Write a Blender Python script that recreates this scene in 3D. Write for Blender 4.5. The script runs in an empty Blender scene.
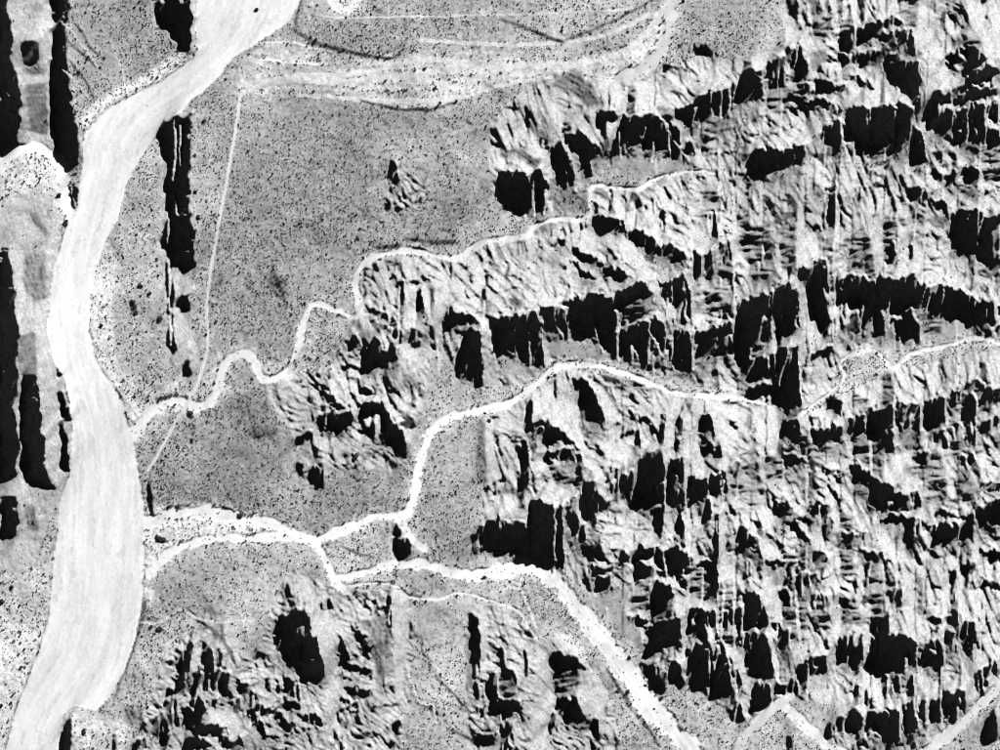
import bpy, math, random
import numpy as np
from mathutils import Vector
scene = bpy.context.scene
# ---- camera: a survey aircraft looking straight down; one metre on the plain is one pixel of the photograph
ALT = 9000.
cam = bpy.data.objects.new('camera', bpy.data.cameras.new('camera')); scene.collection.objects.link(cam)
cam.location = (0, 0, ALT); cam.rotation_euler = (0, 0, 0)
cam.data.sensor_fit = 'HORIZONTAL'; cam.data.angle = 2*math.atan(500/ALT); cam.data.clip_start = 1000; cam.data.clip_end = 20000
scene.camera = cam
# ---- light: low sun from the upper right of the picture, and the sky as red-filtered monochrome film records it
SUN_AZ, SUN_EL = math.radians(36), math.radians(30)
world = bpy.data.worlds.new('World'); scene.world = world; world.use_nodes = True
wn = world.node_tree; wn.nodes.clear()
sky = wn.nodes.new('ShaderNodeTexSky'); sky.sky_type = 'NISHITA'; sky.sun_disc = False
sky.sun_elevation = SUN_EL; sky.sun_rotation = SUN_AZ; sky.altitude = 4000; sky.dust_density = 0; sky.air_density = .3
sep = wn.nodes.new('ShaderNodeSeparateColor'); bg = wn.nodes.new('ShaderNodeBackground'); wo = wn.nodes.new('ShaderNodeOutputWorld')
bg.inputs['Strength'].default_value = .05
wn.links.new(sky.outputs[0], sep.inputs[0]); wn.links.new(sep.outputs[0], bg.inputs['Color']); wn.links.new(bg.outputs[0], wo.inputs[0])
sun = bpy.data.objects.new('sun', bpy.data.lights.new('sun', 'SUN')); scene.collection.objects.link(sun)
sun.data.energy = 5.; sun.data.angle = math.radians(.5); sun.data.color = (1, 1, 1)
_s = Vector((math.sin(SUN_AZ)*math.cos(SUN_EL), math.cos(SUN_AZ)*math.cos(SUN_EL), math.sin(SUN_EL)))
sun.rotation_euler = _s.to_track_quat('Z', 'Y').to_euler(); sun.location = _s*3000
vs = scene.view_settings; vs.view_transform = 'Standard'; vs.look = 'None'; vs.gamma = 1; vs.use_curve_mapping = False; vs.exposure = 1.62
scene.cycles.filter_width = 1.; scene.cycles.max_bounces = 4; scene.cycles.diffuse_bounces = 0
# ---- traced outlines: one line per face, "kind x,y x,y ..." in quarter-pixel units of a 250-pixel tile of the photograph
# kinds: K scarp steeper than the sun, D slope the sun just grazes, H gullied shady slope, B slope facing the sun, F talus flat
TRACE = {}
TRACE[0,0] = """
K 0,0 30,0 48,90 60,170 50,240 75,330 85,420 70,500 75,580 50,630 0,590
K 205,0 275,0 280,60 262,100 265,200 275,330 300,470 315,560 310,640 265,690 250,640 225,540 220,420 205,330 215,200 215,100
K 620,0 765,0 762,190 745,200 715,160 690,100 640,90 620,60
K 640,500 670,480 760,460 762,560 755,620 762,700 755,750 670,750 672,650 650,570 630,540
D 100,160 165,165 170,300 90,300
K 100,170 160,172 165,250 100,260
H 105,340 185,330 190,540 110,520
B 166,0 205,0 212,100 210,230 190,330 175,160
B 765,0 790,0 788,200 768,190
B 185,330 205,340 218,430 222,540 250,640 230,620 196,540
"""
TRACE[1,0] = """
L 160,120 250,175 330,200 450,228 575,240 575,228 450,210 330,185 260,160 165,108
L 195,0 210,0 185,110 168,118
L 575,240 615,205 638,150 625,150 600,195 565,230
D 480,18 525,20 520,34 485,30
K 560,650 585,640 590,690 600,740 580,740 560,700
B 320,0 445,0 420,40 370,52 335,30
L 440,395 580,430 720,430 820,400 820,412 720,442 580,442 440,405
"""
TRACE[2,0] = """
K 385,445 460,450 520,465 580,460 645,465 665,500 655,560 600,600 560,560 500,590 490,610 415,610 410,540 390,500
K 785,390 830,370 890,355 940,335 945,400 930,460 900,470 830,470 795,465
K 690,440 750,410 780,400 785,490 760,500 740,460
K 680,480 715,510 725,590 760,560 780,600 760,630 690,640 660,560
K 255,540 310,530 350,550 400,600 390,620 350,620 340,580 320,620 290,580
K 205,590 240,570 270,620 300,700 295,750 240,740 235,680 215,660
K 0,680 60,690 110,700 150,670 200,740 200,750 0,750
K 970,280 997,270 997,400 950,405 960,330
K 300,530 345,560 360,620 370,700 340,680 330,640
K 640,255 660,250 690,270 660,278
K 690,180 740,175 780,200 720,190
K 760,185 830,190 880,212 850,215 770,200
D 200,320 290,290 400,390 420,430 320,410 240,350
D 270,285 330,290 400,370 360,360
D 0,580 100,600 180,640 150,660 60,640 0,620
D 110,500 240,550 200,560 130,530
L 0,70 120,105 260,165 250,178 120,120 0,82
L 260,165 440,95 600,10 640,0 600,0 430,85 255,155
B 400,300 470,320 520,440 650,440 640,460 520,462 440,450 360,360
B 530,320 620,310 660,440 600,460 540,400
B 780,340 880,290 945,320 900,350 800,380
B 70,490 130,560 200,650 190,700 120,620
B 185,390 220,400 260,480 240,540 210,460
F 540,620 700,640 760,640 690,680 640,740 440,740 380,640 480,620
"""
TRACE[3,0] = """
K 0,280 45,280 50,390 0,400
K 70,250 110,235 110,350 75,340
K 115,240 135,230 140,330 120,340
K 145,185 160,185 160,250 145,240
K 170,200 205,170 235,260 225,290 175,290
D 240,200 300,190 310,240 240,270
K 355,130 410,105 415,160 355,185
K 430,110 520,75 530,120 480,150 430,145
K 535,80 560,65 610,100 535,115
K 490,150 640,115 650,190 540,170
K 540,180 650,195 655,225 600,215 530,195
K 350,215 420,220 520,200 600,235 580,250 430,260 355,240
K 520,260 660,250 680,330 650,420 630,340 590,300
K 195,325 260,320 380,340 380,365 280,365 195,340
K 195,390 270,390 320,410 370,440 330,445 270,420
K 390,430 520,435 580,420 645,435 650,560 600,590 560,570 470,575 430,550 390,490
K 650,500 690,550 690,630 640,620
K 700,400 740,370 790,370 805,500 760,530 710,510
K 815,440 870,420 930,415 940,570 820,565
K 942,415 985,405 990,580 950,580
K 850,360 985,360 985,385 860,385
K 770,240 840,200 870,195 940,240 850,245
K 850,310 950,260 990,290 930,320 850,325
D 790,165 860,160 865,190 800,195
K 275,540 300,510 355,485 360,580 330,590 300,570
K 0,595 110,600 215,580 220,640 200,665 130,670 0,680
K 400,310 480,330 500,350 440,350
K 780,690 820,680 820,730 780,720
K 840,690 910,670 940,740 860,745
H 250,45 320,60 330,90 310,150 250,160
H 500,590 560,590 550,660 500,650
K 640,620 690,600 690,640 650,640
H 60,330 160,360 150,460 70,450
D 0,430 40,440 40,490 0,480
K 165,0 200,0 195,25 170,25
B 600,40 640,0 690,0 720,100 780,260 790,360 700,380 690,250
B 140,100 200,120 240,160 235,200 200,150 140,160
B 395,350 440,340 520,300 620,380 640,430 580,415 400,425
B 860,0 997,0 997,260 940,220 880,120
B 340,250 385,270 385,430 350,340
"""
TRACE[0,1] = """
K 0,240 40,240 55,400 75,500 85,600 75,750 0,750
H 90,590 150,570 158,750 92,750
D 100,600 148,640 150,750 100,750
K 272,0 320,0 315,60 295,90 275,50
D 110,270 190,260 185,440 140,460 90,380
K 668,0 765,0 760,100 780,190 770,300 740,330 715,290 700,300 680,250 655,230 640,190 665,120
K 665,290 690,310 695,400 690,600 710,650 690,670 670,600 680,500 668,400
K 715,450 750,420 765,470 730,495
K 735,680 760,690 765,750 740,750
K 232,690 244,682 250,750 234,750
K 256,690 272,682 274,750 258,750
D 90,90 160,110 200,190 180,200 110,110
B 690,360 715,340 725,440 705,640 690,620
B 50,250 100,250 90,330 110,470 90,590 70,480
B 190,250 230,250 220,450 215,750 160,750 155,560 185,450
B 705,500 740,520 780,620 770,660 730,600
"""
TRACE[1,1] = """
K 770,540 800,450 820,500 900,510 910,535 850,540
K 830,700 850,620 880,560 920,570 930,740 830,740
K 440,720 470,650 500,590 530,640 590,620 590,690 520,700
K 395,650 410,595 440,620 430,660
K 595,370 610,370 615,440 600,480 590,420
K 670,400 685,390 695,490 665,490
K 970,520 997,510 997,640 985,650
K 925,400 940,400 940,480 930,470
K 570,560 600,570 605,620 580,600
H 500,480 580,500 590,580 540,570 490,540
K 490,480 580,525 575,540 500,500
K 480,520 560,560 560,570 490,540
K 640,560 660,560 660,620 645,610
L 480,240 520,225 600,220 600,235 520,245
L 610,195 720,205 820,205 820,220 720,222 620,210
K 540,40 560,50 560,90 545,85
K 580,70 600,75 595,90 582,90
D 440,70 480,75 480,110 460,110
D 390,530 450,540 520,590 470,600 410,560
D 70,320 150,350 140,440 80,420
B 610,370 660,390 660,540 620,560 612,480
B 692,360 712,390 705,500 698,480
B 740,420 790,420 760,540 740,620 735,540
B 590,600 700,640 660,740 610,700
"""
TRACE[2,1] = """
K 40,20 130,0 130,120 90,110 50,60
K 140,0 190,0 188,100 150,110
D 195,0 350,0 360,100 220,110
K 365,120 400,110 490,120 500,175 440,170
K 510,170 560,170 610,200 640,230 700,230 750,280 700,270 600,250 540,210
K 180,210 260,210 380,270 410,300 370,300 250,230
K 270,280 330,320 390,370 340,360 290,310
K 390,310 450,310 520,350 480,360
K 420,210 450,260 490,310 440,260
D 20,420 80,440 100,480 60,480
K 0,505 75,505 70,600 50,640 0,650
K 80,510 140,500 165,560 175,700 130,720 60,680 70,590
K 155,490 205,465 270,500 275,610 240,600 200,580
K 275,440 370,425 450,440 470,540 470,690 400,600 340,560 280,500
H 455,430 520,385 570,375 620,420 600,540 480,540
K 460,430 520,390 570,378 610,415 540,440 480,470
K 485,560 590,540 590,720 490,690
K 610,500 660,560 660,680 600,640
K 640,385 680,370 690,560 660,500
K 690,370 730,340 765,440 765,540 720,540 700,450
K 700,560 760,590 770,720 690,730 680,640
K 770,260 800,250 800,380 770,380
K 815,260 860,240 860,340 830,370
K 870,220 905,210 925,270 920,310 880,300
H 870,300 920,320 920,500 800,500 780,470 860,400
K 785,570 830,565 870,570 920,530 935,670 800,680
K 940,460 997,450 997,720 960,700 945,580
K 640,90 660,90 655,180 640,170
K 820,100 860,90 865,200 830,170
H 945,100 997,90 997,300 950,250
D 130,100 300,130 200,160 130,180
B 780,180 820,130 870,230 800,245 775,240
B 590,40 640,120 680,200 650,210 600,150
B 400,200 520,200 610,330 660,380 560,350 470,240
B 140,180 250,240 400,360 440,420 300,340 180,240
B 700,540 760,560 775,580 720,570
F 280,600 400,620 450,690 300,670 200,680 200,630
F 0,660 70,700 120,750 0,750
"""
TRACE[3,1] = """
H 0,150 80,150 90,350 0,370
H 115,160 180,150 180,340 120,320
K 0,435 88,425 92,600 0,640
K 105,400 190,390 195,560 112,600
K 200,320 240,310 240,400 200,370
K 245,300 305,295 320,500 330,600 280,580 250,470 240,400
K 310,30 335,20 340,170 315,120
H 380,340 400,200 450,150 490,250 500,350 400,360
K 350,380 400,350 495,360 500,440 470,590 380,570 360,500
K 510,350 590,360 650,350 695,390 680,470 600,480 510,470
K 550,540 640,490 680,540 680,620 590,600
K 500,480 530,490 545,590 505,590
K 700,400 740,390 800,380 860,420 900,450 890,570 850,520 740,520 700,480
K 900,450 960,450 997,470 997,590 900,570
K 620,0 690,0 710,60 660,50
K 720,60 800,55 810,90 750,90
K 805,110 890,85 930,110 930,200 860,240 810,220
K 930,120 997,110 997,370 920,290 870,250 920,200
K 820,0 950,0 997,30 910,10
K 0,690 70,680 78,750 0,750
K 110,650 192,630 192,750 110,750
K 555,220 570,220 590,300 560,290
K 635,180 648,170 645,290 630,280
K 84,665 105,660 105,750 84,750
K 240,650 330,640 330,660 260,680
D 720,100 800,120 800,170 740,160
D 240,0 300,20 310,60 250,40
D 0,360 100,360 100,390 0,385
B 460,180 530,150 560,330 505,345 480,250
B 570,230 640,190 700,360 690,380 600,350
B 195,385 235,400 240,480 300,620 240,640 210,560
B 190,40 240,200 300,290 200,310 120,330 185,300
F 720,540 860,530 880,580 800,610 700,630 680,640
"""
TRACE[0,2] = """
K 0,0 70,0 65,150 75,300 60,400 20,420 0,420
K 95,0 155,0 165,120 185,400 220,450 170,440 110,400 95,250
K 240,60 260,60 265,200 280,380 245,370 250,250
K 275,0 295,0 290,180 270,170
K 10,480 65,480 75,580 60,640 20,640
K 590,400 604,450 612,550 602,545
D 110,510 150,520 155,620 110,610
L 605,552 680,520 760,505 760,515 690,532 620,562
L 615,90 680,72 750,78 750,90 690,84 640,100
B 158,0 235,0 240,100 245,360 220,420 190,380 168,120
B 70,0 92,0 92,250 105,400 75,400 78,300
"""
TRACE[1,2] = """
K 430,150 460,100 520,85 545,130 570,190 610,210 625,340 600,310 560,270 500,250 450,210
K 255,180 330,140 400,140 410,180 350,230 310,180 290,230 275,200
K 185,230 250,225 245,260 190,265
K 230,370 295,345 295,450 270,450
K 430,20 480,50 490,70 440,60
D 200,310 290,340 250,345
K 575,650 640,660 640,730 600,740 575,700
K 575,600 600,600 605,640 580,640
K 840,0 930,0 930,40 860,20
D 905,190 935,180 945,430 905,420
K 985,560 997,540 997,700 945,680 945,600
K 880,620 930,610 930,700 890,710
K 310,90 340,80 390,120 330,110
L 380,680 440,705 500,720 500,726 430,712 375,690
K 180,345 215,350 210,400 190,400
D 0,190 80,210 130,240 60,260 0,240
B 230,20 260,60 300,110 270,110
B 400,90 440,150 460,220 430,190
B 360,0 420,40 540,90 590,140 560,140 440,80
B 200,330 290,345 240,360
B 310,240 330,260 370,340 350,340
B 935,180 960,170 980,380 950,420
B 620,220 640,230 665,300 650,310
"""
TRACE[2,2] = """
K 290,10 340,10 380,80 420,180 380,190 340,130 310,60
K 95,200 120,90 130,100 128,190 100,215
K 125,190 160,175 215,190 240,230 320,290 290,290 220,250 130,220
K 180,290 240,300 320,310 325,345 200,330
K 115,510 160,500 250,515 255,750 112,750
K 262,520 300,480 310,560 340,620 340,670 300,640 270,570
K 340,420 380,410 390,480 380,600 345,600
K 400,480 440,500 440,530 400,530
K 440,370 470,365 465,515 445,500
K 480,410 530,395 525,480 510,530 480,500
D 470,360 540,350 540,385 480,400
K 560,320 600,305 660,310 660,500 640,500 560,480 540,470
K 675,325 740,325 745,500 720,550 670,510
K 785,420 830,410 830,490 790,510
K 845,400 900,385 905,460 850,490
K 755,400 780,410 775,470 755,470
H 0,560 100,500 105,690 0,700
K 10,590 100,570 104,690 10,690
K 640,150 660,150 650,300 635,290
K 700,180 740,110 730,220 700,310
K 800,150 830,150 860,230 800,210
K 790,280 880,270 890,330 840,310
K 530,700 560,685 730,690 770,750 540,750
K 480,715 520,710 520,750 490,750
K 780,740 860,740 860,750 780,750
K 540,230 555,210 560,290 540,280
K 620,520 650,510 655,600 640,660 620,600
K 820,510 840,510 840,590 815,590
K 510,150 600,170 610,190 530,170
H 910,420 990,420 990,470 910,460
K 860,550 875,540 870,750 850,740
K 95,260 110,250 120,400 100,480 90,400
D 360,210 385,200 385,290 365,290
H 190,350 330,360 340,440 220,430
K 950,600 990,600 997,660 950,650
K 940,340 955,340 950,400 940,400
K 700,560 730,560 735,680 710,650
D 0,430 60,420 90,450 0,490
B 350,0 400,40 450,150 470,330 420,340 425,180 380,80
B 130,90 200,80 320,120 300,270 240,220 140,170
B 150,420 240,400 320,450 250,505 170,500
B 840,90 900,130 950,250 900,370 870,240
B 660,150 700,110 680,300 660,300
B 740,150 790,180 780,400 745,320
B 440,570 540,640 545,680 480,700
B 150,240 170,260 180,460 155,480 140,330
B 875,500 910,500 890,750 872,750
"""
TRACE[3,2] = """
K 90,0 190,0 205,100 150,160 120,80 90,60
K 0,30 80,30 80,70 0,70
K 300,90 370,85 365,150 310,110
K 395,170 460,160 465,230 395,240
K 470,140 570,125 575,215 500,220
K 585,105 675,95 680,200 610,205 590,170
K 690,95 775,85 780,195 720,205
K 800,60 830,50 840,110 800,110
K 860,30 900,15 930,40 920,60 860,60
K 870,60 900,110 900,280 870,280
K 930,60 960,50 970,110 935,120
K 970,50 997,45 997,100 975,110
K 970,160 997,140 997,230 980,220
K 740,230 790,220 790,280 750,260
K 800,210 845,200 845,255 810,250
K 925,190 960,180 955,245 930,240
H 225,205 320,220 330,320 240,320
K 225,205 320,220 320,260 270,290 240,260
K 325,180 345,200 345,270 330,250
K 350,200 370,200 370,270 352,260
K 130,180 190,170 200,230 160,240
K 395,370 420,345 510,410 570,440 585,500 540,535 500,500 480,450 420,420
K 590,470 670,465 685,525 590,530
K 510,580 560,560 680,560 680,640 620,640 640,600
K 95,510 150,500 180,540 110,570
K 220,530 270,500 315,520 335,605 290,580
K 195,600 240,650 240,680 200,650
H 670,300 700,300 770,330 790,480 700,470
K 670,300 700,300 720,330 680,340
K 840,320 890,310 910,350 860,370
H 820,400 880,420 890,500 830,500
K 910,530 960,510 955,595 910,590
K 965,500 997,495 997,580 970,570
K 720,610 780,590 830,600 830,650 740,660
K 845,580 890,545 900,630 835,680
K 730,545 830,545 780,575
H 0,420 50,430 70,510 0,560
K 0,630 30,650 50,720 0,700
K 520,230 570,230 570,310 540,300
D 590,240 660,240 650,290 600,280
K 920,430 997,440 997,460 930,450
K 920,700 997,690 997,730 920,720
H 700,480 830,490 830,540 710,530
K 130,310 180,310 240,350 170,345
K 300,380 370,380 360,400 310,400
D 220,420 250,420 260,490 230,500
K 360,630 400,620 470,640 400,660
K 60,740 200,735 200,750 60,750
K 250,680 300,720 330,750 260,750
K 420,690 500,700 580,745 500,740
D 620,350 680,360 690,410 640,400
D 0,250 20,260 20,400 0,400
B 200,130 300,40 370,0 380,20 280,100
B 400,260 470,300 590,420 610,450 560,430 440,350 380,300
B 20,120 100,110 120,230 90,330 50,480 30,300
B 680,250 760,280 800,350 820,480 890,540 860,550 800,490 770,320
B 560,320 660,310 690,430 640,460 590,440
B 900,280 940,320 997,420 997,440 930,360
B 330,540 380,600 340,640 320,600
B 480,560 520,600 600,700 640,750 600,750 500,640
"""
TRACE[0,3] = """
K 240,740 265,640 285,610 288,690 275,750
K 710,430 740,360 760,370 755,440 735,490
K 755,310 775,320 770,370 755,360
K 815,360 850,345 855,440 815,440
K 865,350 890,345 885,420 862,420
K 775,430 805,420 800,540 770,540
K 810,450 840,455 830,500 810,500
K 850,440 880,430 865,500 848,500
K 880,440 920,440 905,540 880,520
K 700,460 735,480 735,530 700,520
K 660,560 700,530 715,640 680,640 655,610
K 670,500 690,505 690,530 672,530
K 730,580 790,540 830,570 800,640 790,700 740,650
K 950,490 990,460 990,540 960,530
K 930,570 965,550 960,610 930,600
K 790,650 860,640 920,680 800,690
K 620,600 650,600 680,680 660,740 600,670
K 735,680 790,700 870,740 740,740
K 870,690 960,710 980,740 890,720
K 530,720 580,710 580,750 530,750
K 850,530 880,560 850,560
L 575,150 590,150 560,290 510,430 465,540 450,545 495,430 545,290
D 560,215 640,228 640,240 560,232
L 640,240 700,195 740,183 765,190 780,212 770,215 740,190 705,205
L 780,215 830,250 880,285 890,240 897,280 910,320 960,420 950,430 890,320 830,262 780,230
D 805,175 860,180 912,218 860,218 815,205
K 455,680 465,680 463,750 455,750
D 500,580 580,570 570,640 500,650
B 770,310 805,350 800,420 765,480
B 820,580 880,580 960,700 900,680 840,620
B 860,320 900,300 905,340 870,345
"""
TRACE[1,3] = """
K 145,80 160,100 167,135 150,140
K 150,205 190,172 240,190 240,290 225,270 200,262 175,240
K 120,220 150,205 180,250 205,275 262,300 270,320 290,390 200,380 170,400 150,370 120,390 90,310
K 180,400 290,390 300,470 220,460
K 135,470 190,460 200,540 150,530
K 355,310 380,330 400,400 370,390
K 360,400 490,430 490,445 370,425
K 370,495 490,510 480,530 400,520
K 350,440 440,470 370,460
K 340,570 440,600 380,595
K 340,600 400,650 350,635
K 345,540 430,565 400,575
K 420,250 490,320 440,290
D 440,225 500,235 500,400 485,340
K 490,150 555,190 550,205 500,170
K 460,180 520,200 540,215 480,200
D 490,170 560,140 560,450 500,500 490,300
K 550,130 566,140 562,260 552,250
K 280,160 320,150 340,190 290,195
K 0,580 80,575 130,545 210,550 200,570 80,600 0,605
K 0,610 50,640 70,690 20,680
K 80,600 190,650 180,670 120,640
K 220,590 290,620 290,660 240,640
K 570,640 590,625 608,670 590,695
K 885,210 905,210 920,320 915,460 890,460 890,330
D 860,300 890,280 890,500 860,480
K 900,480 930,490 930,540 900,540
K 950,460 985,450 990,560 960,560
K 900,575 997,570 997,600 920,605
H 890,670 997,650 997,740 930,720
K 900,680 980,690 990,730 930,715
K 0,500 12,520 12,570 0,570
D 20,450 40,460 50,520 25,510
K 60,460 80,460 80,515 65,510
K 110,500 140,520 130,540 110,530
L 655,550 740,585 755,610 745,640 735,620 725,595 655,562
L 640,290 690,300 690,360 725,390 720,440 712,440 715,395 682,360 680,310
L 740,445 830,540 890,610 880,612 820,545 735,455
L 800,665 900,710 920,740 905,735 800,675
B 240,180 300,130 340,190 345,440 360,560 340,680 310,680 300,470 270,300 245,280
B 560,90 630,140 630,300 605,480 590,600 580,480 565,280
B 915,200 940,200 940,440 922,440
B 170,80 240,60 260,120 200,160
"""
TRACE[2,3] = """
K 130,0 250,0 258,78 200,50
K 525,0 735,0 730,50 600,60 540,60
K 620,80 680,90 700,140 640,200 600,200 600,140
K 510,220 600,215 590,240 520,245
K 580,280 640,240 720,220 720,300 680,340 670,280 590,300
K 605,310 660,290 665,340 610,360
K 735,190 775,195 780,290 740,290
K 782,190 855,190 870,320 787,320
K 550,410 630,420 640,450 570,450
K 605,460 660,450 665,520 640,535 610,510
K 672,400 720,400 735,500 690,490
K 780,340 860,330 890,400 920,540 830,530 765,490 770,420
K 885,330 930,400 970,490 950,560 920,560 890,450
K 890,200 910,195 910,270 890,260
K 920,190 960,170 970,340 930,290
K 980,130 997,130 997,380 985,330
K 840,0 865,0 865,160 845,150
K 975,0 997,0 997,60 980,40
K 385,60 440,60 445,110 390,120
K 360,20 450,20 450,40 370,40
K 205,360 250,360 340,410 340,430 240,430 205,410
H 215,440 310,440 310,530 220,530
K 225,540 300,550 345,620 300,635 230,590
K 370,630 395,630 390,690 370,690
K 0,400 60,450 70,490 20,450
H 0,440 70,480 70,550 0,560
K 0,550 75,560 75,590 0,640
K 0,650 50,650 30,720 60,750 0,750
K 920,590 960,570 980,640 930,640
K 0,330 15,360 20,420 0,400
K 195,640 225,600 215,680 200,700
L 260,85 330,170 400,250 395,255 320,180 255,95
L 440,430 500,540 600,680 590,680 490,550 432,440
L 690,600 740,680 820,745 810,748 730,690 680,610
K 95,350 105,350 110,460 98,450
H 745,10 840,30 840,160 760,150
H 520,60 600,70 600,200 520,200
H 465,0 500,0 520,60 480,50
B 150,340 200,400 210,600 205,750 130,750 140,500
B 210,300 250,270 330,320 340,400 260,355
B 320,430 380,430 430,560 400,620 340,600 320,500
B 740,330 840,325 780,350
B 870,0 910,0 950,80 940,160 890,190 870,100
B 890,280 940,360 997,440 997,480 950,420
F 430,120 520,110 500,210 560,260 580,380 500,350 400,250 360,160
F 680,530 760,500 830,560 900,600 900,680 800,690 720,640 680,580
"""
TRACE[3,3] = """
K 0,120 40,140 70,230 100,460 20,470 0,440
K 85,220 150,270 160,340 120,360 100,300
K 10,500 80,490 90,590 20,610
K 110,490 185,470 190,550 130,570 100,530
K 195,410 230,395 230,490 210,490
K 235,390 305,370 310,460 240,440
K 350,290 450,290 455,410 420,440 365,390
K 485,220 550,205 550,300 590,280 660,330 660,410 610,440 540,420 480,400
K 700,340 720,310 765,295 765,420 690,415
K 770,285 820,280 825,350 780,350
K 845,240 880,235 885,330 840,330
K 850,340 880,335 885,385 860,380
K 880,230 890,230 900,320 890,320
H 370,150 430,150 450,250 370,250
K 245,140 310,130 310,160 250,160
H 240,205 310,200 320,270 250,250
K 185,60 205,40 205,150 190,130
K 215,50 235,40 240,110 215,110
K 245,50 270,40 270,80 250,80
K 280,30 310,20 325,60 290,70
K 120,0 170,0 180,80 150,60
K 115,120 150,115 165,180 130,170
H 520,70 600,70 605,200 540,120
K 540,120 600,110 605,200 560,150
K 700,230 760,210 765,240 710,240
K 780,225 815,220 810,250 780,245
K 805,190 825,200 830,290 815,280
K 805,40 825,30 815,160 805,170
K 840,0 900,0 895,40 850,30
K 855,40 870,45 870,110 858,100
K 910,90 980,80 980,95 920,100
K 900,70 980,70 980,76 910,78
K 385,590 430,585 450,650 440,670 385,650
K 470,600 540,590 590,590 590,720 480,700
K 605,570 650,570 665,660 620,700 605,650
K 680,560 700,550 710,640 680,650
K 717,545 758,540 758,655 717,640
K 772,520 830,515 835,630 772,640
K 842,510 855,515 850,630 840,600
K 895,440 920,430 930,530 910,530 895,490
K 930,415 945,410 940,470 930,460
K 950,380 980,390 980,440 950,430
K 420,490 435,490 430,570 420,560
K 530,450 545,445 545,560 535,540
K 580,450 590,450 600,530 580,510
K 635,460 650,460 655,560 630,530
K 755,420 765,420 765,540 755,520
K 460,510 468,505 470,580 462,570
K 930,650 975,600 985,720 930,730
K 355,620 370,615 370,680 355,680
K 300,660 340,650 340,700 310,710
K 148,700 165,690 165,750 148,750
K 465,0 478,0 470,110 463,100
K 300,320 310,300 312,350 302,350
D 660,180 740,200 700,230 670,210
D 390,0 440,5 430,20 400,18
B 605,60 660,60 670,200 700,290 650,320 615,250
B 60,60 110,90 180,230 160,280 90,210 50,150
B 320,180 360,150 365,300 340,340
B 455,300 480,380 470,400 456,370
B 400,450 460,410 560,420 540,560 450,500
B 660,440 740,420 750,540 690,540
B 770,430 820,470 820,500 775,510
B 760,0 800,0 790,180 770,210
"""
TILE_Y = (0, 188, 376, 562)
ROCK = {  # rocky ground, outlines in photo pixels
 'north': [(490,120),(530,85),(560,72),(620,80),(660,68),(700,55),(745,60),(785,50),(785,0),(1000,0),(1000,166),(940,165),(880,160),(840,166),(800,167),(740,168),(690,168),(640,178),(600,160),(590,184),(535,215),(488,195)],
 'middle': [(357,316),(360,290),(365,262),(400,256),(460,260),(490,242),(530,234),(545,222),(590,217),(594,186),(640,183),(690,170),(820,168),(1000,167),(1000,336),(920,346),(880,352),(845,360),(830,395),(800,413),(740,393),(660,374),(620,362),(560,358),(520,385),(460,388),(445,345),(430,360),(415,445),(395,440),(330,400),(330,372),(345,340)],
 'south': [(530,392),(572,369),(640,381),(700,400),(770,404),(800,417),(850,392),(893,370),(1000,346),(1000,680),(960,705),(900,690),(840,705),(790,700),(740,725),(690,682),(640,650),(612,628),(590,600),(575,575),(532,565),(482,555),(482,420)],
 'bottom': [(150,700),(165,655),(185,635),(210,625),(255,660),(275,600),(290,565),(318,580),(345,592),(395,590),(410,600),(415,640),(400,750),(130,750)],
 'rib': [(466,605),(500,604),(540,640),(560,640),(590,665),(610,700),(625,750),(466,750)],
 'corner': [(840,708),(900,692),(960,706),(940,735),(890,750),(830,745)],
 'west': [(0,0),(66,0),(68,60),(80,160),(66,178),(56,160),(30,145),(12,152),(0,160)],
 'westlow': [(0,230),(12,190),(60,200),(62,240),(58,300),(66,340),(75,376),(73,450),(66,485),(50,520),(36,560),(0,575)],
 'spur': [(255,375),(300,372),(330,372),(330,400),(395,440),(410,465),(390,470),(330,470),(318,492),(300,480),(295,440),(270,400)],
 'block': [(386,162),(393,158),(400,164),(408,172),(417,176),(424,184),(428,193),(421,203),(412,210),(402,214),(391,210),(386,200),(389,185),(385,174)],
 'hoodoo': [(390,520),(405,522),(413,545),(408,562),(392,560),(388,540)],
 'needle': [(58,750),(64,715),(72,705),(75,750)],
 'fin': [(155,0),(196,0),(194,52),(180,50),(155,20)],
 'finlow': [(158,130),(168,115),(190,112),(196,235),(194,270),(186,310),(196,345),(194,376),(184,378),(166,352),(162,250)],
}
RIVER = [(197,-5),(196,33),(198,50),(193,58),(163,80),(125,98),(100,115),(85,133),(82,160),(80,188),(78,205),(72,218),(64,235),(55,268),(50,300),(48,330),(54,360),(66,380),(73,425),(70,476),(61,496),(57,540),(54,564),(50,612),(40,650),(27,682),(15,712),(4,755),  # midway the left edge covers a sunlit slope, its brightness painted as white sand
 (58,755),(67,725),(73,705),(97,710),(110,697),(125,670),(136,635),(143,597),(144,564),(145,526),(143,496),(137,458),(132,434),(121,396),(107,376),(97,360),(90,328),(92,295),(97,270),(107,238),(118,220),(125,188),(140,160),(150,143),(165,120),(182,113),(192,100),(207,90),(220,75),(233,58),(250,48),(277,30),(290,20),(303,-5)]
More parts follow.
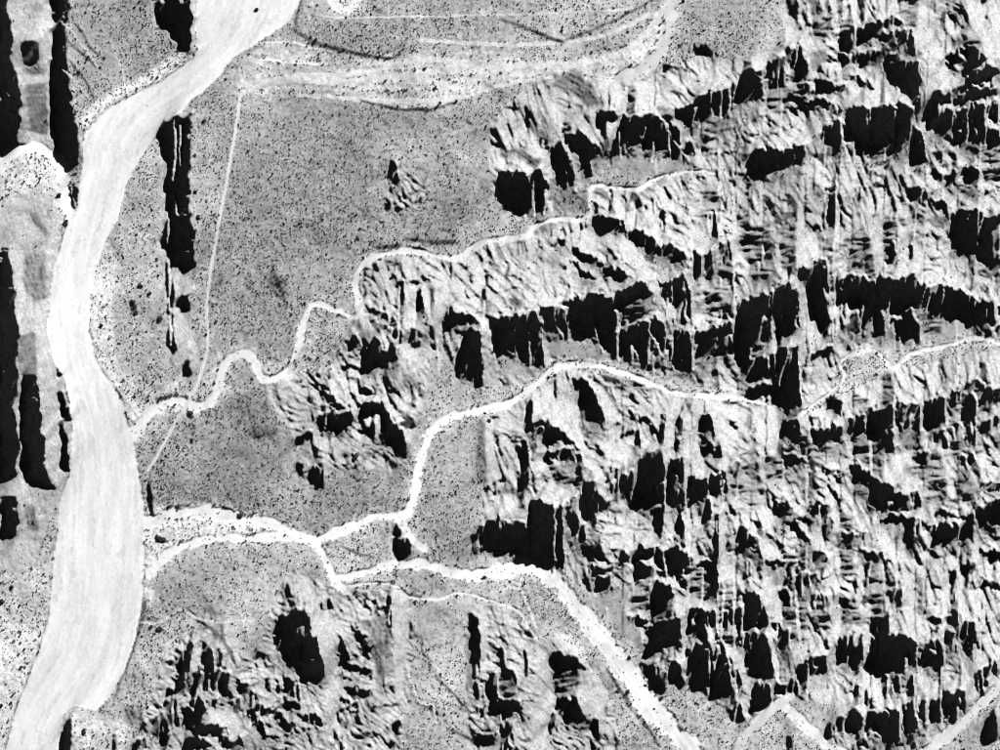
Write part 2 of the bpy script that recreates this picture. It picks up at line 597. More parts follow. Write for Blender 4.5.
WASH = {  # centre line in photo pixels, width at start and end in metres, whiteness
 'loop': ([(135,436),(142,421),(160,404),(180,400),(195,406),(207,404),(218,386),(222,368),(233,356),(247,353),(256,362),(262,378),(283,374),(297,350),(304,322),(313,304),(335,309),(355,317),(360,302),(355,280),(370,259),(410,251),(455,258),(475,246),(490,239),(525,236),(535,226),(555,219),(589,216),(591,186),(615,187),(640,187),(662,176),(690,170),(715,173)], 10, 3, .93),
 'twin': ([(144,524),(170,515),(200,511),(230,515),(250,520),(270,523),(290,531),(315,541)], 13, 9, .95),
 'lower': ([(153,572),(170,553),(190,543),(220,537),(250,538),(275,537),(300,538),(315,542),(325,557),(335,578),(343,588)], 9, 9, 1.),
 'bend': ([(315,541),(332,533),(357,524),(375,516),(403,515),(412,505),(417,476),(425,443),(437,424),(450,417),(475,411),(500,406),(525,394),(545,375),(570,364),(600,366),(635,377),(670,391),(700,396),(740,397),(765,403)], 10, 5, 1.),
 'broad': ([(337,577),(362,573),(387,566),(420,564),(450,572),(475,576),(500,572),(527,568),(550,577),(567,592),(582,612),(600,637),(615,657),(640,692),(662,722),(695,752)], 8, 21, .96),
 'thread': ([(345,585),(390,583),(410,597),(440,599),(462,593),(500,604),(520,613),(538,640)], 2.5, 2.2, .85),
 'rill': ([(800,415),(815,403),(835,390),(845,375),(842,362),(860,351),(880,352),(893,368),(915,353),(950,345),(980,337),(1004,346)], 4.5, 3.5, .9),
 'fork': ([(733,752),(775,707),(790,711),(825,742),(842,752)], 8, 9, .85),
 'corner': ([(1004,682),(982,702),(957,727),(932,745),(920,752)], 9, 10, .85),
 'ring': ([(-4,168),(6,158),(18,150),(33,147),(48,153),(58,166),(64,182),(66,200),(70,218)], 12, 11, 1.1),
 'terrace': ([(332,-4),(340,8),(350,7),(356,-4)], 9, 9, .95),
 'spill': ([(404,516),(411,538),(425,548)], 7, 6, .95),
 'upper': ([(672,-4),(668,30),(657,55),(640,68),(622,76)], 13, 10, .74),
}
TRACK = [(241,95),(236,130),(226,188),(220,220),(212,263),(207,308),(208,345),(202,370),(197,385),(190,399),(175,423),(160,451),(148,470)]
PATHS = [([(240,85),(290,80),(340,82),(400,76),(470,66),(540,64),(600,60),(640,40),(664,8)], 3.2), ([(250,60),(300,75),(360,72),(420,60),(480,62),(560,66),(620,62)], 2.4), ([(300,95),(370,100),(440,100),(500,85),(560,75)], 2.2), ([(420,40),(520,44),(600,36),(650,14)], 2.), ([(312,3),(325,17),(410,16),(470,15),(560,12),(630,8)], .8), ([(640,190),(700,172),(760,180),(800,172),(812,160)], 2.2), ([(178,268),(200,236)], 1.)]
RIMS = [  # pale contact lines along the benches: lit lips
 [(140,622),(160,622),(175,612),(185,610),(195,617),(215,622),(225,622),(250,620)], [(158,654),(168,652),(180,645)], [(64,25),(72,30),(78,40),(90,53),(98,66)], [(110,40),(118,60),(124,75),(124,88)], [(64,70),(76,82),(92,100)], [(250,45),(285,42),(325,50)],
 [(262,60),(320,65)], [(590,186),(592,214)], [(500,245),(510,240),(528,238)], [(300,372),(322,360),(335,350)], [(404,655),(418,700),(432,705),(436,722),(430,745)], [(500,590),(520,590),(530,612),(538,630)], [(840,367),(860,348),(872,346),(885,358),(893,368)], [(735,745),(760,720),(776,706),(800,728),(830,748)]]
DARKS = [[(78,25),(90,45),(98,55)],[(64,28),(72,45),(88,58),(97,67)],[(70,60),(85,80),(95,100)],[(330,310),(345,318)],[(620,690),(640,715),(660,748)],[(150,700),(175,715),(210,730)],[(430,170),(415,200),(400,222)]]
ROWS = [[(240,90),(300,93),(350,98),(395,107),(430,107),(455,100)],[(262,55),(300,64),(330,66),(360,62)],[(255,72),(300,72)],[(400,72),(440,76),(475,74)],[(340,86),(390,92),(440,88)],[(285,33),(300,42),(330,52),(370,57),(395,59)],[(440,30),(500,28)],[(435,40),(500,42)],[(620,40),(600,50)],[(690,10),(672,40),(660,60),(645,68)],[(85,128),(110,105),(150,84),(190,58)],[(96,270),(92,300),(90,330),(97,362)],[(110,240),(112,300),(118,350)],[(560,600),(580,635),(600,660),(625,690)],[(230,516),(300,545)],[(44,640),(28,690),(10,730)],[(390,255),(450,250)],[(310,300),(290,350)],[(460,250),(520,228)],[(320,548),(370,528),(400,520)]]
RIBS = [  # knife-edge ribs and joint faces that catch the light inside the scarps
 [(734,196),(735,300),(737,370)],[(724,480),(722,530),(724,600),(722,640)],[(734,556),(735,640),(738,700)],[(528,506),(529,564)],[(692,216),(694,370)],[(772,290),(774,340),(777,372)],[(797,280),(802,310),(812,345),(806,372)],[(838,200),(834,260),(838,340)],[(566,252),(570,275),(573,300)],[(617,305),(619,360)],[(650,330),(665,358)],[(664,300),(672,330),(676,358)],
 [(594,305),(596,330),(604,352)],[(516,325),(517,360)],[(530,330),(532,368)],[(620,118),(622,158)],[(647,125),(641,150)],[(665,120),(675,140),(690,160)],[(668,130),(672,158)],[(655,140),(652,162)],[(712,92),(713,118)],[(722,90),(721,118)],[(730,86),(731,116)],[(870,110),(871,142)],[(895,112),(894,148)],[(912,120),(908,150)],[(967,108),(968,142)],[(985,108),(986,145)],
 [(690,575),(686,640)],[(684,605),(685,660)],[(710,650),(712,692)],[(727,650),(735,690)],[(895,420),(897,445)],[(921,400),(922,430)],[(866,420),(868,436)],[(945,400),(948,425)],[(865,300),(862,330)],[(900,330),(905,355)],[(893,290),(888,320)],[(555,505),(556,560)],[(665,455),(666,505)],[(684,455),(687,510)],[(864,690),(866,740)],[(900,700),(905,735)],[(941,690),(942,725)],[(926,700),(928,730)],
 [(175,120),(177,150),(174,180)],[(182,125),(181,165)],[(169,210),(170,300),(172,345)],[(176,195),(178,215)],[(536,180),(534,215)],[(545,190),(552,210)],[(400,285),(398,330)],[(416,290),(414,325)],[(437,340),(440,376)],[(484,300),(486,340)],[(492,330),(497,370)],[(820,505),(822,545)],[(770,620),(778,680)],[(985,205),(978,245)],[(775,690),(770,710)],[(796,590),(800,640)],[(664,550),(668,575)]]
PW, PH, PAD = 1000, 750, 140
AZ, EL = SUN_AZ, SUN_EL
TE = math.tan(EL)
YY, XX = np.mgrid[0:PH+1, 0:PW+1].astype(np.float32)
_rng = np.random.RandomState(7)
_tab = [_rng.rand(256, 256).astype(np.float32) for _ in range(24)]
def vn(x, y, s):                                     # smooth value noise, -1..1
    t = _tab[s % 24]; xi = np.floor(x).astype(np.int32); yi = np.floor(y).astype(np.int32)
    fx = x - xi; fy = y - yi; fx = fx*fx*(3-2*fx); fy = fy*fy*(3-2*fy)
    x0 = xi & 255; x1 = (xi+1) & 255; y0 = yi & 255; y1 = (yi+1) & 255
    a = t[y0, x0]; b = t[y0, x1]; c = t[y1, x0]; d = t[y1, x1]
    return ((a + (b-a)*fx) + ((c + (d-c)*fx) - (a + (b-a)*fx))*fy)*2 - 1
def fbm(x, y, s, o=4, g=.5):
    r = 0; a = 1.; n = 0
    for k in range(o):
        r = r + a*vn(x, y, s+k); n += a; a *= g; x = x*2.03+17.1; y = y*2.01+9.7
    return r/n
def blur(a, r):                                      # separable box blur twice, about a Gaussian
    for _ in range(2):
        for ax in (0, 1):
            p = np.concatenate([np.take(a, [0]*(r+1), ax), a, np.take(a, [-1]*r, ax)], ax)
            c = np.cumsum(p, ax, dtype=np.float64); n = a.shape[ax]
            a = ((np.take(c, range(2*r+1, 2*r+1+n), ax) - np.take(c, range(0, n), ax))/(2*r+1)).astype(np.float32)
    return a
# coordinates the outlines are read at: shaken so that no traced edge stays straight
WX = XX + 2.2*fbm(XX/9, YY/14, 0, 3) + .6*fbm(XX/2.6, YY/5, 3, 2)
WY = YY + 2.2*fbm(XX/8, YY/9, 5, 3) + .7*fbm(XX/2.3, YY/4, 9, 2)
WY = WY + 4.2*vn(XX/2.1, YY/40, 15) + 2.2*vn(XX/6, YY/50, 16); _lf = XX < 78
_fn = (XX > 148) & (XX < 205) & (YY < 380)
WX = np.where(_lf | _fn, WX + 1.7*vn(XX/9, YY/3.1, 15) + 2.2*vn(XX/30, YY/8, 16), WX); WY = np.where(_lf, YY, WY)
SX = XX + 1.2*fbm(XX/11, YY/11, 12, 3) + .7*fbm(XX/2.5, YY/2.5, 2, 2)
SY = YY + 1.2*fbm(XX/11, YY/11, 14, 3) + .7*fbm(XX/2.5, YY/2.5, 4, 2)
def inside(poly, X, Y, grow=6):
    p = np.array(poly, np.float32); x0, y0 = np.floor(p.min(0)-grow).astype(int); x1, y1 = np.ceil(p.max(0)+grow).astype(int)
    x0 = max(x0, 0); y0 = max(y0, 0); x1 = min(x1, PW+1); y1 = min(y1, PH+1)
    sl = (slice(y0, max(y1, y0)), slice(x0, max(x1, x0))); x = X[sl]; y = Y[sl]; m = np.zeros(x.shape, bool)
    q = np.roll(p, -1, 0)
    for (ax, ay), (bx, by) in zip(p, q):
        if ay == by: continue
        m ^= ((ay > y) != (by > y)) & (x < (bx-ax)*(y-ay)/(by-ay)+ax)
    return sl, m
def mask(poly, X, Y, out=None):
    out = np.zeros((PH+1, PW+1), bool) if out is None else out
    sl, m = inside(poly, X, Y); out[sl] |= m; return out
def smooth_line(pts, n=6):
    p = np.array(pts, float); P = np.vstack([2*p[0]-p[1], p, 2*p[-1]-p[-2]]); o = []
    for i in range(1, len(P)-2):
        for t in np.arange(n)/n:
            o.append(.5*((2*P[i])+(P[i+1]-P[i-1])*t+(2*P[i-1]-5*P[i]+4*P[i+1]-P[i+2])*t*t+(-P[i-1]+3*P[i]-3*P[i+1]+P[i+2])*t**3))
    return np.array(o+[p[-1]])
def line_dist(pts, X, Y, reach):                     # distance to a line and how far along it, within reach
    d = np.full((PH+1, PW+1), 1e3, np.float32); u = np.zeros((PH+1, PW+1), np.float32); n = len(pts)-1
    for i in range(n):
        (ax, ay), (bx, by) = pts[i], pts[i+1]
        x0 = max(int(min(ax, bx)-reach-4), 0); x1 = min(int(max(ax, bx)+reach+5), PW+1); y0 = max(int(min(ay, by)-reach-4), 0); y1 = min(int(max(ay, by)+reach+5), PH+1)
        if x1 <= x0 or y1 <= y0: continue
        sl = (slice(y0, y1), slice(x0, x1)); x = X[sl]; y = Y[sl]; L = (bx-ax)**2+(by-ay)**2+1e-6
        t = np.clip(((x-ax)*(bx-ax)+(y-ay)*(by-ay))/L, 0, 1); q = np.hypot(x-ax-t*(bx-ax), y-ay-t*(by-ay))
        k = q < d[sl]; d[sl][k] = q[k]; u[sl][k] = ((i+t)/n)[k]
    return d, u
# ---- which ground is what
rock_of = np.zeros((PH+1, PW+1), np.int8); ROCK_NAMES = list(ROCK)
ROCK = {n: [(-12 if x == 0 else 1012 if x == 1000 else x, -12 if y == 0 else 762 if y == 750 else y) for x, y in p] for n, p in ROCK.items()}
for k, nm in enumerate(ROCK_NAMES): rock_of[mask(ROCK[nm], *((XX, YY) if nm == 'needle' else (SX, SY)))] = k+1
river = mask(RIVER, SX, SY) & ~np.isin(rock_of, [ROCK_NAMES.index('needle')+1])
wash_of = np.zeros((PH+1, PW+1), np.int8); wash_white = np.zeros((PH+1, PW+1), np.float32); near_wash = np.full((PH+1, PW+1), 1e3, np.float32); WASH_NAMES = list(WASH)
for k, nm in enumerate(WASH_NAMES):
    pts, w0, w1, wh = WASH[nm]; d, u = line_dist(smooth_line(pts), SX, SY, 40)
    hw = (w0+(w1-w0)*u)/2*(1+.45*vn(XX/13, YY/13, k)+.35*vn(XX/3, YY/3, k+3)); m = (d < hw) & ~river
    wash_of[m] = k+1; wash_white[m] = wh; near_wash = np.minimum(near_wash, d-hw)
track_d, _ = line_dist(smooth_line(TRACK), XX+.5*vn(XX/9, YY/9, 1), YY, 8); track = track_d < 1.6
path_d = np.full((PH+1, PW+1), 1e3, np.float32)
for pts, w in PATHS: path_d = np.minimum(path_d, line_dist(smooth_line(pts), SX, SY, 6)[0]/w)
faces = {c: np.zeros((PH+1, PW+1), bool) for c in 'KDHBFL'}
kid = np.zeros((PH+1, PW+1), np.int16); nk = 0; KB = np.zeros((PH+1, PW+1), bool)
for (tx, ty), txt in TRACE.items():
    for ln in txt.strip().splitlines():
        c, *pp = ln.split(); poly = [(float(a)/3.988+250*tx, float(b)/3.988+TILE_Y[ty]) for a, b in (q.split(',') for q in pp)]
        small = c in 'KL' and (max(p[0] for p in poly)-min(p[0] for p in poly) < 6)
        sl, m = inside(poly, *((SX, SY) if small or c == 'L' else (WX, WY))); faces[c][sl] |= m
        if c == 'K':
            nk += 1; kid[sl][m] = nk
            if max(p[1] for p in poly)-min(p[1] for p in poly) > 17: KB[sl] |= m
rockm = (rock_of > 0) & ~river & (wash_of == 0)
rocky = blur(rockm.astype(np.float32), 2)
K, D, H, B, F = (faces[c] for c in 'KDHBF'); Ln = faces['L']
west = np.isin(rock_of, [ROCK_NAMES.index(n)+1 for n in ('west', 'westlow', 'fin', 'finlow', 'needle')])
# ---- the slope towards the sun, everywhere
dx, dy = .80, .60                                     # down-dip gullies run this way across the lit slopes
dxv = dx - .55*np.clip((XX-700)/200, 0, 1)*(.6+.4*vn(XX/60, YY/60, 3)); nrm = np.hypot(dxv, .7); dxv, dyv = dxv/nrm, .7/nrm
wxx = XX + 8*fbm(XX/70, YY/70, 15, 2); wyy = YY + 8*fbm(XX/70, YY/70, 17, 2)
al = (XX*dx+YY*dy); ac = (-wxx*dy+wyy*dx)
ac2 = -wxx*.93+wyy*.36; al2 = XX*.36+YY*.93
sel = np.clip((XX-640)/220+.5*vn(XX/50, YY/50, 6), 0, 1)
# north-south joints part the ridges into columns, ledges part the columns into blocks; each block weathers its own way
_br = np.cumsum(np.random.RandomState(3).uniform(9, 27, 90)); jx_ = XX + 3.5*fbm(XX/70, YY/80, 3, 2) + .8*vn(XX/9, YY/7, 9)
col_ = np.searchsorted(_br, jx_.ravel()).reshape(XX.shape); jd = jx_ - np.concatenate([[0], _br])[col_]
_rc = np.random.RandomState(5); _len = _rc.uniform(26, 70, 120); _off = _rc.uniform(0, 70, 120)
row_ = np.floor((YY + _off[col_] + 5*vn(XX/12, YY/15, 2))/_len[col_]).astype(int)
def hsh(k): return np.random.RandomState(40+k).rand(120, 40).astype(np.float32)[col_, row_ % 40]
h1, h2, h3, h4, h5, h6 = (hsh(k) for k in range(6)); jf = np.clip((XX-540)/130, .12, 1)
sel = np.where(h5 < .25+.5*jf, sel, 1-sel)
def saw(p, e=.6):                                     # a crest, its dark side just behind it, then the long lit rise to the next
    f = p - np.floor(p); q = np.clip(f/e, 0, 1); q = q*q*(3-2*q); return 1 - q*1.75 + .15*(f > .94)
g3 = fbm(XX/3.0, YY/3.0, 10, 3, .8); g4 = fbm(XX/26, YY/26, 13, 3)
ph1 = np.where(sel < .5, ac/12.5 + 1.2*fbm(ac/24, al/60, 1, 3) + .2*g3, ac2/13 + 1.2*fbm(ac2/24, al2/60, 4, 3) + .2*g3) + 3*h1*jf
ph2 = np.where(sel < .5, ac/5.0 + 1.3*fbm(ac/10, al/32, 7, 3) + .16*g3, ac2/5.2 + 1.3*fbm(ac2/10, al2/36, 8, 3) + .16*g3) + 3*h2*jf
g1 = saw(ph1); g2 = saw(ph2)
n5 = fbm(ac/1.75, al/10, 2, 2, .6)*(1-sel) + fbm(ac2/1.75, al2/12, 5, 2, .6)*sel
g5 = np.tanh(2.4*n5)
amp = np.clip(.65 + 1.4*fbm(XX/34, YY/34, 22, 2), .15, 1.1); amp2 = np.clip(.6 + 1.6*fbm(XX/18, YY/18, 12, 2), .05, 1.1)
# each ridge: grey talus under the scarp above it, steepening up to the crest over its own scarp
rows_ = np.arange(PH+1, dtype=np.float32)[:, None]
up = rows_ - np.maximum.accumulate(np.where(K, rows_, -999), 0); dn = np.minimum.accumulate(np.where(K, rows_, 9999)[::-1], 0)[::-1] - rows_
up = np.minimum(up, 70); dn = np.minimum(dn, 70); rr = blur((up/(up+dn+1e-3)).astype(np.float32), 3); rr = rr*rr*(3-2*rr); ub = rows_ - np.maximum.accumulate(np.where(KB, rows_, -999), 0); db = np.minimum.accumulate(np.where(KB, rows_, 9999)[::-1], 0)[::-1] - rows_
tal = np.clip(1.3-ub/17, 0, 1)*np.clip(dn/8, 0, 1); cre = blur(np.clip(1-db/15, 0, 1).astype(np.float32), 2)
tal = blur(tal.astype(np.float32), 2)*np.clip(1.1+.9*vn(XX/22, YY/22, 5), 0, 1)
edn = rows_ - np.maximum.accumulate(np.where(~K, rows_, -999), 0); eup = np.minimum.accumulate(np.where(~K, rows_, 9999)[::-1], 0)[::-1] - rows_; fr = edn/(edn+eup+1e-3)
amp = amp*(1-.6*jf+1.1*jf*h4); amp2 = amp2*(1-.5*jf+.9*jf*h6)
wn_ = vn(XX/1.15, YY/1.15, 19)
lit = .28 - .60*rr - .34*cre + .12*tal + (1-.8*tal)*(amp*.74*g1 + amp2*.56*g2 + .40*g5) + .46*g3 + .34*wn_ + .28*g4 + .55*jf*(h3-.5)
low = np.isin(rock_of, [ROCK_NAMES.index(n)+1 for n in ('bottom', 'rib', 'spur', 'block')])
ph3 = (-.58*wxx+.81*wyy)/6.5 + 2.2*fbm((-.58*wxx+.81*wyy)/15, (XX*.81+YY*.58)/34, 3, 4) + .12*g3
lit = np.where(low, .12 - .2*rr + .34*amp*g1 + np.clip(amp2+.25, 0, 1.2)*.80*saw(ph3) + .3*g5 + .38*g3 + .32*g4 + .3*wn_, lit)
cn = fbm(ac/7 + 2*g4, al/34, 16, 2)*(1-sel) + fbm(ac2/7, al2/38, 18, 2)*sel
lit[(np.abs(cn) < .075) & (vn(XX/17, YY/17, 21) > -.3)] = .85
dr = np.abs(fbm(XX/26, YY/26, 11, 4)); flat = .45*np.clip(1-dr/.022, 0, 1)*(vn(XX/50, YY/50, 6) > -.1) + .14*fbm(XX/40, YY/40, 5, 3) + .15*fbm(XX/12, YY/12, 9, 3) + .30*fbm(XX/2.4, YY/2.4, 6, 2)
rocky = np.clip(rocky + .9*(blur(rockm.astype(np.float32), 6)-.5)*(rockm), 0, 1)*np.clip(.75+.6*vn(XX/8, YY/8, 17)+blur(rockm.astype(np.float32), 8), 0, 1)
S = flat*(1-rocky) + np.where(west, -.12+.40*g3+.32*fbm(XX/20, YY/7, 2, 3)+.22*amp2*g2+.25*wn_, lit)*rocky
S[F & rockm] = (.12+.42*g3)[F & rockm]
Bs = blur(B.astype(np.float32), 1)*(~west); S = S*(1-Bs) + Bs*(-.30 - .3*rr + (amp+.35)*.32*g1 + (amp2+.3)*.42*g2 + .34*g5 + .40*g3 + .3*wn_)
S[B & west] = (-.5 + .2*g3 + .2*vn(XX/14, YY/3, 4))[B & west]
Ds = blur(D.astype(np.float32), 1); S = S*(1-Ds) + Ds*(.42 + .34*g3 + .22*g2 + .25*wn_)
hatch = np.tanh(2.2*(.45*np.sin((YY + .15*XX + 14*fbm(XX/26, YY/18, 20, 3))*2*math.pi/4.6) + 2.4*fbm(XX/11, YY/2.6, 23, 3)))
H = H | (rockm & ~west & (jf > .5) & (h3 < .085)); Hs = blur(H.astype(np.float32), 1); S = S*(1-Hs) + Hs*(.52 + .46*hatch + .30*g3 + .2*wn_)
S[H & west] = (.44 + .16*g3 + .12*vn(XX/12, YY/2.2, 6))[H & west]
# north-south joints cut through all the ridges on the right
jl_ = rockm & (jf > .4) & (jd < 1.1+.5*vn(XX/6, YY/9, 12)) & ~K; S[jl_ & (h6 > .78)] = -.8; S[jl_ & (h6 < .26)] = .9
joint = vn((XX + 3*fbm(XX/30, YY/45, 3, 2))/3.4, YY/95, 14) + .25*vn(XX/5, YY/9, 2); jm = rockm & (XX > 560) & ~K & (vn(XX/45, YY/60, 20) > -.35)
S[jm & (joint > .97)] = -.85; S[jm & (joint < -.92)] = .85
flute = fbm((XX + 6*fbm(XX/26, YY/20, 19, 2))/12., YY/75, 11, 2, .5)
thinK = blur(K.astype(np.float32), 1); K = K | ((thinK > .27) & ~(wash_of > 0) & ~river)
S[K] = np.where(west, .95, 1.14-.32*fr**1.5) [K] + (.18*g3)[K]; foot = K & ~west & (eup < .8+2.6*vn(XX/3, YY/7, 21)); S[foot] = (.42+.7*g3)[foot]
lip = np.roll(np.roll(K, 1, 1), -2, 0) & ~K & rockm & ~west; S[lip] = np.minimum(S[lip], -.35) - .25*(1+vn(XX/5, YY/5, 13))[lip]
deep = blur(K.astype(np.float32), 2)
thin = K & ~west & (np.abs(flute) < .034+.04*vn(XX/9, YY/14, 5)) & (deep > .6)
S[thin] = (-.75 + .5*g3)[thin]
dim = K & ~west & (fbm(XX/5, YY/18, 6, 3) > .46); S[dim] = (.42 + .45*g3)[dim]
spk = K & west & (vn(XX/2.6, YY/1.6, 8) > .72) & (vn(XX/11, YY/15, 9) > .1); S[spk] = -.6
S[Ln & ~K] = (.52 + .5*g3)[Ln & ~K]
for pts in DARKS:
    d, u = line_dist(smooth_line(pts), SX, SY, 6); S[d < 1.] = .6
for pts in RIMS:
    d, u = line_dist(smooth_line(pts), SX, SY, 6); S[d < .9] = -.75; S[(d >= .9) & (d < 2.0) & (SY > 0) & (S > -.5)] += .12
for pts in RIBS:
    d, u = line_dist(smooth_line(pts), XX+1.1*vn(XX/4, YY/6, 3), YY, 6); m = d < .85+.35*vn(XX/5, YY/5, 7); S[m] = -1.0
S[river] = (.05*fbm(XX/9, YY/22, 6, 3))[river]
wm = wash_of > 0; S[wm] = (-.03+.08*g3)[wm]
edge = wm | river; er = blur(edge.astype(np.float32), 1)
bank = (er > .25) & (er < .75) & ~K; by = np.gradient(er)[0]          # banks one step high round the beds
S[bank & (by < -.05)] = -.25; S[bank & (by > .05)] = (.45+.5*vn(XX/11, YY/11, 4))[bank & (by > .05)]
S[track] = -.02
# ---- slopes to heights: least squares along the sun's bearing, held near the plain
Sp = np.pad(S, PAD, mode='reflect').astype(np.float64); ny, nx = Sp.shape
ky = 2*np.pi*np.fft.fftfreq(ny)[:, None]; kx = 2*np.pi*np.fft.rfftfreq(nx)[None, :]
# the sun stands towards +x, -y of the picture; S is the fall per metre away from it
ku = kx*math.sin(AZ) - ky*math.cos(AZ); kv = kx*math.cos(AZ) + ky*math.sin(AZ)
EPS, LAM = .045, (1/330.)**2
Hf = np.exp(-((kx**2+ky**2)/2.35**2)**3)*np.fft.rfft2(Sp)*(-1j*ku)/(ku**2 + EPS*kv**2 + LAM)
Z = np.fft.irfft2(Hf, (ny, nx)).astype(np.float32)
# ---- what each ground reflects: soil, sand, rock (light only where a sunlit slope is painted as riverbed)
SAND = [([(97,268),(108,240),(118,262),(112,300),(117,350),(122,396),(107,376),(97,360),(90,328)], .54),
        ([(0,575),(30,560),(55,560),(50,612),(40,650),(27,682),(15,712),(4,755),(-5,755)], .56),
        ([(145,520),(150,505),(200,505),(260,512),(315,540),(250,536),(190,540),(155,568),(146,575)], .62),
        ([(85,133),(100,112),(125,95),(165,78),(192,57),(180,50),(150,72),(118,88),(95,103),(80,125)], .62),
        ([(148,575),(170,556),(250,540),(318,548),(330,575),(300,560),(250,552),(190,566),(160,590)], .40),
        ([(133,436),(128,400),(122,376),(130,380),(142,420)], .5), ([(143,590),(146,560),(152,575),(158,600),(150,605)], .6),
        ([(0,145),(33,140),(60,160),(70,190),(74,230),(60,225),(40,200),(0,190)], .62),
        ([(240,62),(280,36),(300,45),(330,56),(400,62),(430,45),(500,52),(560,62),(620,50),(665,18),(668,40),(622,78),(560,72),(500,86),(440,106),(400,108),(350,98),(300,92),(240,95)], .50),
        ([(690,168),(760,172),(820,160),(900,166),(1000,160),(1000,176),(880,172),(800,180),(700,180)], .55),
        ([(70,705),(97,712),(120,720),(180,730),(150,755),(60,755)], .6)]
GREY = [([(64,0),(155,0),(185,50),(150,72),(118,88),(95,103),(80,118),(70,60)], .28), ([(197,95),(240,95),(400,110),(490,110),(490,200),(440,250),(360,255),(310,300),(290,360),(222,360),(205,300),(225,190)], .315), ([(150,440),(210,405),(280,380),(300,440),(410,470),(405,512),(320,535),(250,518),(150,505)], .27), ([(425,445),(482,420),(482,555),(415,560),(412,510)], .31), ([(300,10),(325,18),(410,16),(405,55),(330,50),(293,30)], .33), ([(668,0),(785,0),(785,48),(700,62),(660,60)], .36)]
soil = .37 + 0*XX
for poly, v in GREY: soil[mask(poly, SX, SY)] = v
sandy = np.zeros((PH+1, PW+1), bool)
for poly, v in SAND:
    m = mask(poly, SX, SY); soil[m] = v
    if v > .45: sandy |= m
soil = blur(soil.astype(np.float32), 2)
band = mask(SAND[8][0], SX, SY)
soil = soil*(1 + .36*fbm(XX/50, YY/50, 2, 4) + .20*g3 + .10*fbm(XX/9, YY/9, 7, 2) + .22*vn(XX/1.5, YY/1.5, 3))
soil = np.where(band, soil*(1+.22*fbm(XX/60, YY/4, 5, 3)), soil)
soil = soil + .16*np.clip(1-near_wash/9, 0, 1)*(near_wash < 9)*(.6+.5*vn(XX/5, YY/5, 11))
soil = np.where(path_d < 1, np.maximum(soil, .53+.06*vn(XX/9, YY/5, 3)), soil)
rockt = .42*(1 + .16*fbm(XX/40, YY/40, 9, 3) + .26*g3 + .10*g2 + .12*g5 + .16*vn(XX/1.4, YY/1.4, 13))
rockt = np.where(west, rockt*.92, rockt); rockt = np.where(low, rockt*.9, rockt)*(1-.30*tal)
RC = [(250,-20),(215,50),(130,120),(105,180),(85,270),(80,340),(95,400),(103,460),(102,540),(98,600),(85,660),(50,720),(35,770)]
# flow lines of the bed: across and along the current
rc = smooth_line(RC, 12); rd, ru = line_dist(rc, XX, YY, 130)
side = np.interp(YY.ravel(), rc[:, 1], rc[:, 0]).reshape(YY.shape); rs = rd*np.sign(XX-side)
flow = .5*fbm(rs/3.2, ru*26, 3, 3, .7) + .35*fbm(rs/9, ru*16, 8, 2) + .2*vn(XX/1.6, YY/3.5, 5)
braid = np.abs(fbm(rs/7 + .5*g3, ru*11, 14, 3)) < .045
bed = .665*(1 + .26*flow)*np.where(braid, .85, 1.)*(1+.05*g3) - .06*np.clip(vn(rs/14, ru*7, 12), 0, 1)
rk = blur(rockm.astype(np.float32), 9); rk = np.clip((rk-.5)*1.6+.5 + .9*fbm(XX/7, YY/7, 4, 3)*(rk > .02)*(rk < .98), 0, 1)
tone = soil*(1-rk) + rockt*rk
F_ = F & rockm; tone[F_] = (.36*(1+.2*g3))[F_]
tone[river] = bed[river]
wf = blur(wm.astype(np.float32), 3); wv = blur(wash_white, 3)/np.maximum(wf, .05)
brd = wash_of == WASH_NAMES.index('broad')+1; grain_ = fbm((.8*XX-.6*YY)/2.4, (.6*XX+.8*YY)/24, 9, 3)
ww = wv*.68*np.where(brd & (XX > 540), .96+.22*grain_, 1)*(1+.18*g3+.14*fbm(XX/9, YY/9, 2, 3)); wk = np.clip(.55-near_wash/2.4+.6*fbm(XX/3, YY/3, 12, 2), 0, 1)*(wf > .01)*~river; tone = tone*(1-wk)+ww*wk
tone[track] = (.56+.05*vn(XX/3, YY/3, 6))[track]
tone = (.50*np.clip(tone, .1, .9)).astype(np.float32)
# ---- one grid of ground, cut along the edges of the beds, the track and each mass of rock
cls = np.zeros((PH+1, PW+1), np.int16)                # 0 plain
cls[rockm] = 10 + rock_of[rockm]
cls[wm] = 40 + wash_of[wm]; cls[river] = 1; cls[track & ~river] = 2
kk = np.where(rockm & (cls >= 10) & (cls < 40), kid, 0); cnt = np.bincount(kk.ravel(), minlength=nk+1); home = {}
for i in range(1, nk+1):                              # every scarp wide enough to be picked out is a part of its ridge
    if cnt[i] >= 70:
        own = np.bincount(cls[kk == i]); r = int(own.argmax())
        if own[r] >= 60 and r != 11+ROCK_NAMES.index('needle'): cls[(kk == i) & (cls == r)] = 1000+i; home.setdefault(r, []).append(1000+i)
M = 90; c0 = PAD - M
crop = lambda a: a[c0:a.shape[0]-c0, c0:a.shape[1]-c0]
Zc = crop(Z); Tc = np.pad(tone, M, mode='reflect'); Cc = np.pad(cls, M, mode='reflect')
nd = Cc == 11+ROCK_NAMES.index('needle'); nd[:, M:] = False; Cc[nd] = 0   # the padding beyond the frame repeats no lone rock
gh, gw = Zc.shape
gy_, gx_ = np.mgrid[0:gh, 0:gw]
P3 = np.stack([gx_-M-500., 375.-(gy_-M), Zc], -1).reshape(-1, 3).astype(np.float32)
def height(x, y):                                     # photo pixel to metres above the plain
    i = int(min(max(round(x)+M, 0), gw-1)); j = int(min(max(round(y)+M, 0), gh-1)); return float(Zc[j, i])
